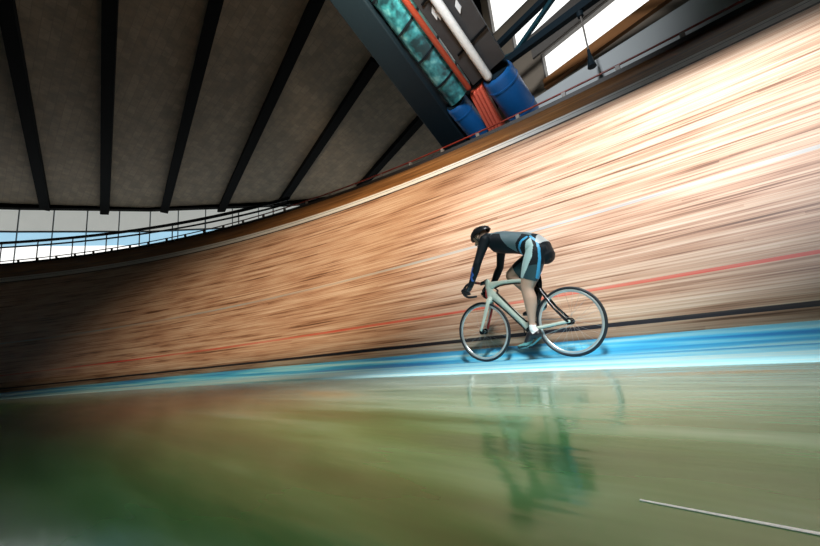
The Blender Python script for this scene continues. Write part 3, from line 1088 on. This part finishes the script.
# legs
LEG = {1: dict(hip=(0.175, 0.085, 1.075), knee=(0.325, 0.105, 0.735), ank=(0.338, 0.105, 0.300), heel=(0.292, 0.105, 0.243), ball=(0.43, 0.11, 0.152), toe=(0.505, 0.112, 0.137)),
       -1: dict(hip=(0.185, -0.085, 1.075), knee=(0.585, -0.105, 0.925), ank=(0.335, -0.105, 0.580), heel=(0.275, -0.105, 0.535), ball=(0.43, -0.11, 0.486), toe=(0.50, -0.112, 0.475))}
for sg, L_ in LEG.items():
    hp, kn, an, he, ba, to = [Vector(L_[k]) for k in ('hip', 'knee', 'ank', 'heel', 'ball', 'toe')]
    ax = (kn - hp).normalized()
    limb([hp, hp.lerp(kn, 0.2), hp.lerp(kn, 0.45), hp.lerp(kn, 0.7), hp.lerp(kn, 0.9), kn],
         [(0.098, 0.090), (0.106, 0.092), (0.103, 0.086), (0.092, 0.076), (0.078, 0.064), (0.070, 0.058)], n=24)
    sh_ = (an - kn)
    fwd = Vector((0, sg, 0)).cross(sh_).normalized()
    if fwd.x < 0:
        fwd = -fwd
    bk_ = -fwd
    limb([kn, kn.lerp(an, 0.12), kn.lerp(an, 0.28) + bk_ * 0.014, kn.lerp(an, 0.42) + bk_ * 0.014, kn.lerp(an, 0.62) + bk_ * 0.006, kn.lerp(an, 0.85), an],
         [(0.070, 0.057), (0.064, 0.054), (0.069, 0.057), (0.064, 0.053), (0.047, 0.043), (0.032, 0.030), (0.034, 0.031)], n=22)
    # kneecap
    body.loft([kn + fwd * 0.028 + Vector((0, 0, 0.02)), kn + fwd * 0.03 - Vector((0, 0, 0.015))], [(0.028, 0.026)] * 2, n=12)
    # foot
    limb([he, an.lerp(ba, 0.35), ba, to], [(0.036, 0.028), (0.038, 0.034), (0.026, 0.042), (0.018, 0.034)], n=18)
    limb([an, he.lerp(an, 0.3)], [(0.033, 0.030), (0.034, 0.028)], n=16)
    SEG += [('thigh', hp, kn), ('calf', kn, an), ('foot', an.lerp(ba, 0.25), ba), ('foot', he, ba), ('foot', ba, to)]
SEG += [('torso', Vector((0.14, 0, 1.06)), Vector((0.44, 0, 1.25))), ('torso', Vector((0.44, 0, 1.25)), Vector((0.69, 0, 1.325))),
        ('neck', Vector((0.735, 0, 1.38)), Vector((0.79, 0, 1.40))), ('head', hd(-0.01, 0, 0.05), hd(0.02, 0, -0.07))]

tmp = link('tmp_body', body.mesh('tmp_body'), M['skin'], None, False)
rmod = tmp.modifiers.new('r', 'REMESH')
rmod.mode = 'VOXEL'
rmod.voxel_size = 0.0052
rmod.use_smooth_shade = True
smo = tmp.modifiers.new('s', 'SMOOTH')
smo.factor = 0.5
smo.iterations = 5
bpy.context.view_layer.update()
dg = bpy.context.evaluated_depsgraph_get()
bme = bpy.data.meshes.new_from_object(tmp.evaluated_get(dg))
bpy.data.objects.remove(tmp)
bme.name = 'body'
bme.materials.clear()
bobj = link('body', bme, M['skin'], rider, True)


def segdist(p, a, b):
    d = b - a
    t_ = max(0, min(1, (p - a).dot(d) / d.length_squared))
    return (p - (a + d * t_)).length, t_


SR = {'arm': 0.045, 'hand': 0.03, 'thigh': 0.085, 'calf': 0.05, 'foot': 0.035, 'torso': 0.14, 'neck': 0.06, 'head': 0.08}


def classify(p):
    best = None
    for i, (lb, a, b) in enumerate(SEG):
        dd, t_ = segdist(p, a, b)
        v_ = dd - SR[lb]
        if best is None or v_ < best[0]:
            best = (v_, lb, t_, i)
    return best


def inpoly(x, y, poly):
    c = False
    n = len(poly)
    for i in range(n):
        x1, y1 = poly[i]
        x2, y2 = poly[(i + 1) % n]
        if (y1 > y) != (y2 > y) and x < (x2 - x1) * (y - y1) / (y2 - y1) + x1:
            c = not c
    return c


def nearline(x, y, pl, wd):
    for (x1, y1), (x2, y2) in zip(pl, pl[1:]):
        dx, dy = x2 - x1, y2 - y1
        t_ = max(0, min(1, ((x - x1) * dx + (y - y1) * dy) / (dx * dx + dy * dy)))
        if hypot(x - x1 - dx * t_, y - y1 - dy * t_) < wd:
            return True
    return False


# suit graphics in the side view (x forward, z up), both flanks alike
STRIPE = [(0.19, 1.22), (0.165, 1.12), (0.185, 1.02), (0.25, 0.92), (0.34, 0.80), (0.42, 0.80), (0.37, 0.91), (0.31, 0.99), (0.27, 1.08), (0.235, 1.19)]
BLUE1 = [(0.235, 1.235), (0.29, 1.205), (0.33, 1.15), (0.34, 1.08)]
BLUE2 = [(0.20, 1.235), (0.14, 1.17), (0.115, 1.08), (0.13, 0.98), (0.165, 0.88), (0.20, 0.80)]
PANEL = [(0.55, 1.42), (0.51, 1.30), (0.46, 1.20), (0.38, 1.12), (0.36, 1.20), (0.30, 1.27), (0.30, 1.42)]
LOGO = [(0.835, 1.03), (0.86, 0.99), (0.85, 0.96), (0.88, 0.93), (0.875, 0.90)]

hipL, kneeL = Vector(LEG[1]['hip']), Vector(LEG[1]['knee'])


def suit_mat(c, nrm, lb, i):
    x, z, y = c.x, c.z, c.y
    if lb == 'thigh' and y < 0:
        # carry the far leg's graphics round to match the near one
        return 1 if nrm.z < 0.2 else 0
    if lb in ('torso', 'thigh'):
        if lb == 'torso' and nrm.z > 0.35 and x < 0.22 and nrm.x < 0.1 and x < 0.15 and z > 1.13:  # top of the rump painted pale as a highlight
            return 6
        if nrm.z > 0.72 and lb == 'torso' and x < 0.66:  # upward-facing back made paler, its highlight put into the colour
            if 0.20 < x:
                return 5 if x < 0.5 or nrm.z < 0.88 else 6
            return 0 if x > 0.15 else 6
        if inpoly(x, z, STRIPE) and abs(y) > 0.07:
            return 2
        if (nearline(x, z, BLUE1, 0.013) or nearline(x, z, BLUE2, 0.010)) and abs(y) > 0.05:
            return 3
        if inpoly(x, z, PANEL):
            return 5
        if lb == 'thigh' and z < 0.93:
            return 1
    if lb == 'arm' and y > 0 and nearline(x, z, LOGO, 0.012):
        return 4
    return 0


groups = {'skinsuit': [], 'glove_l': [], 'glove_r': [], 'sock_l': [], 'sock_r': [], 'shoe_l': [], 'shoe_r': []}
for p in bme.polygons:
    c = p.center
    _, lb, t_, i = classify(c)
    L = 'l' if c.y > 0 else 'r'
    if lb == 'torso' or lb == 'arm':
        groups['skinsuit'].append((p.index, suit_mat(c, p.normal, lb, i)))
    elif lb == 'thigh':
        if t_ < 0.80:
            groups['skinsuit'].append((p.index, suit_mat(c, p.normal, lb, i)))
    elif lb == 'hand':
        groups['glove_' + L].append((p.index, 0))
    elif lb == 'foot':
        groups['shoe_' + L].append((p.index, 1 if (nearline(c.x, c.z, [(0.30, 0.205), (0.40, 0.165), (0.50, 0.155)], 0.012) and L == 'l') else 0))
    if lb == 'calf' and t_ > 0.90:
        groups['sock_' + L].append((p.index, 0))


def shell(name, items, off, mats):
    vid = {}
    vs_, fs_, mi = [], [], []
    for pi_, m_ in items:
        f = []
        for v in bme.polygons[pi_].vertices:
            if v not in vid:
                vid[v] = len(vs_)
                vv_ = bme.vertices[v]
                vs_.append(vv_.co + vv_.normal * off)
            f.append(vid[v])
        fs_.append(f)
        mi.append(m_)
    me = bpy.data.meshes.new(name)
    me.from_pydata(vs_, [], fs_)
    me.update()
    o = link(name, me, mats, rider, True)
    for p, m_ in zip(me.polygons, mi):
        p.material_index = m_
    so = o.modifiers.new('solid', 'SOLIDIFY')
    so.thickness = off * 0.9
    so.offset = -1
    return o


shell('skinsuit', groups['skinsuit'], 0.004, [M['suit'], M['suitteal'], M['suitpale'], M['suitblue'], M['suitlogo'], M['suitgrey'], M['suithighlight']])
for sfx in ('l', 'r'):
    shell('glove', groups['glove_' + sfx], 0.003, [M['shoe']])
    shell('sock', groups['sock_' + sfx], 0.003, [M['white']])
    sh_o = shell('shoe', groups['shoe_' + sfx], 0.006, [M['shoe'], M['shoeteal']])
    g = MB()
    L_ = LEG[1 if sfx == 'l' else -1]
    ba, he, to = Vector(L_['ball']), Vector(L_['heel']), Vector(L_['toe'])
    dn = Vector((0, 0, -1))
    ax = (ba - he).normalized()
    nn = ax.cross(Vector((0, 1, 0))).normalized()
    if nn.z > 0:
        nn = -nn
    g.loft([he + nn * 0.036, he.lerp(ba, 0.5) + nn * 0.040, ba + nn * 0.028, to + nn * 0.016], [(0.006, 0.026), (0.006, 0.024), (0.007, 0.040), (0.006, 0.030)], n=14)
    g.build('sole', M['shoeteal'], sh_o, True)

# face details
for sg in (-1, 1):
    e = MB()
    e.loft([hd(0.074, sg * 0.024, -0.002), hd(0.078, sg * 0.036, -0.003)], [(0.006, 0.006)] * 2, side=HF, n=10)
    e.build('eye', M['eye'], bobj, True)
e = MB()
e.loft([hd(0.080, -0.018, -0.072), hd(0.086, 0, -0.071), hd(0.080, 0.018, -0.072)], [(0.005, 0.005)] * 3, side=HF, n=10)
e.build('lips', M['lip'], bobj, True)

# helmet: ribbed shell, longer to the rear
hm = MB()
NU, NV = 40, 16


def helm_pt(th_, ph_, s_):
    f = cos(th_)
    a = 0.128 if f > 0 else 0.150
    x = a * f * cos(ph_)
    y = 0.092 * sin(th_) * cos(ph_)
    z = 0.098 * sin(ph_)
    rib = 1.0 + 0.035 * cos(7 * (y / 0.092) * 1.6) * sin(ph_) ** 0.5 if ph_ > 0 else 1.0
    return hd((x - 0.012) * s_ * rib, y * s_ * rib, 0.018 + z * s_ * rib - 0.10 * max(0, -x) * 0.5)


ring = []
for s_ in (1.0, 0.90):
    for j in range(NV + 1):
        for i in range(NU):
            hm.v.append(tuple(helm_pt(2 * pi * i / NU, (pi / 2) * j / NV * 0.995 + 0.0, s_)))
K1 = (NV + 1) * NU
for lay in (0, 1):
    for j in range(NV):
        for i in range(NU):
            a = lay * K1 + j * NU + i
            b = lay * K1 + j * NU + (i + 1) % NU
            hm.f.append((a, b, b + NU, a + NU))
            hm.mi.append(0)
    hm.f.append(tuple(lay * K1 + NV * NU + i for i in range(NU)))
    hm.mi.append(0)
for i in range(NU):
    a, b = i, (i + 1) % NU
    hm.f.append((a, b, K1 + b, K1 + a))
    hm.mi.append(0)
helmet = hm.build('helmet', M['shoe'], rider, True)
for k, yy in enumerate((-0.052, -0.018, 0.018, 0.052)):
    v_ = MB()
    pts_ = []
    for j in range(9):
        xx = 0.085 - 0.185 * j / 8
        a = 0.128 if xx > 0 else 0.150
        zz = 0.098 * sqrt(max(0.02, 1 - (xx / a) ** 2 - (yy / 0.092) ** 2))
        pts_.append(hd(xx - 0.012, yy, 0.018 + zz * 1.01 - 0.05 * max(0, -xx)))
    v_.loft(pts_, [(0.004, 0.007)] * 9, n=8)
    v_.build('vent_rib', M['suitgrey'] if k % 3 else M['suitteal'], helmet, True)
for sg in (-1, 1):
    v_ = MB()
    v_.loft([hd(0.03, sg * 0.084, 0.02), hd(0.012, sg * 0.078, -0.05), hd(0.03, sg * 0.045, -0.108)], [(0.006, 0.0025)] * 3, side=(0, 1, 0), n=8)
    v_.loft([hd(-0.06, sg * 0.082, 0.015), hd(-0.01, sg * 0.08, -0.035), hd(0.012, sg * 0.076, -0.055)], [(0.006, 0.0025)] * 3, side=(0, 1, 0), n=8)
    v_.build('helmet_strap', M['shoe'], helmet, True)
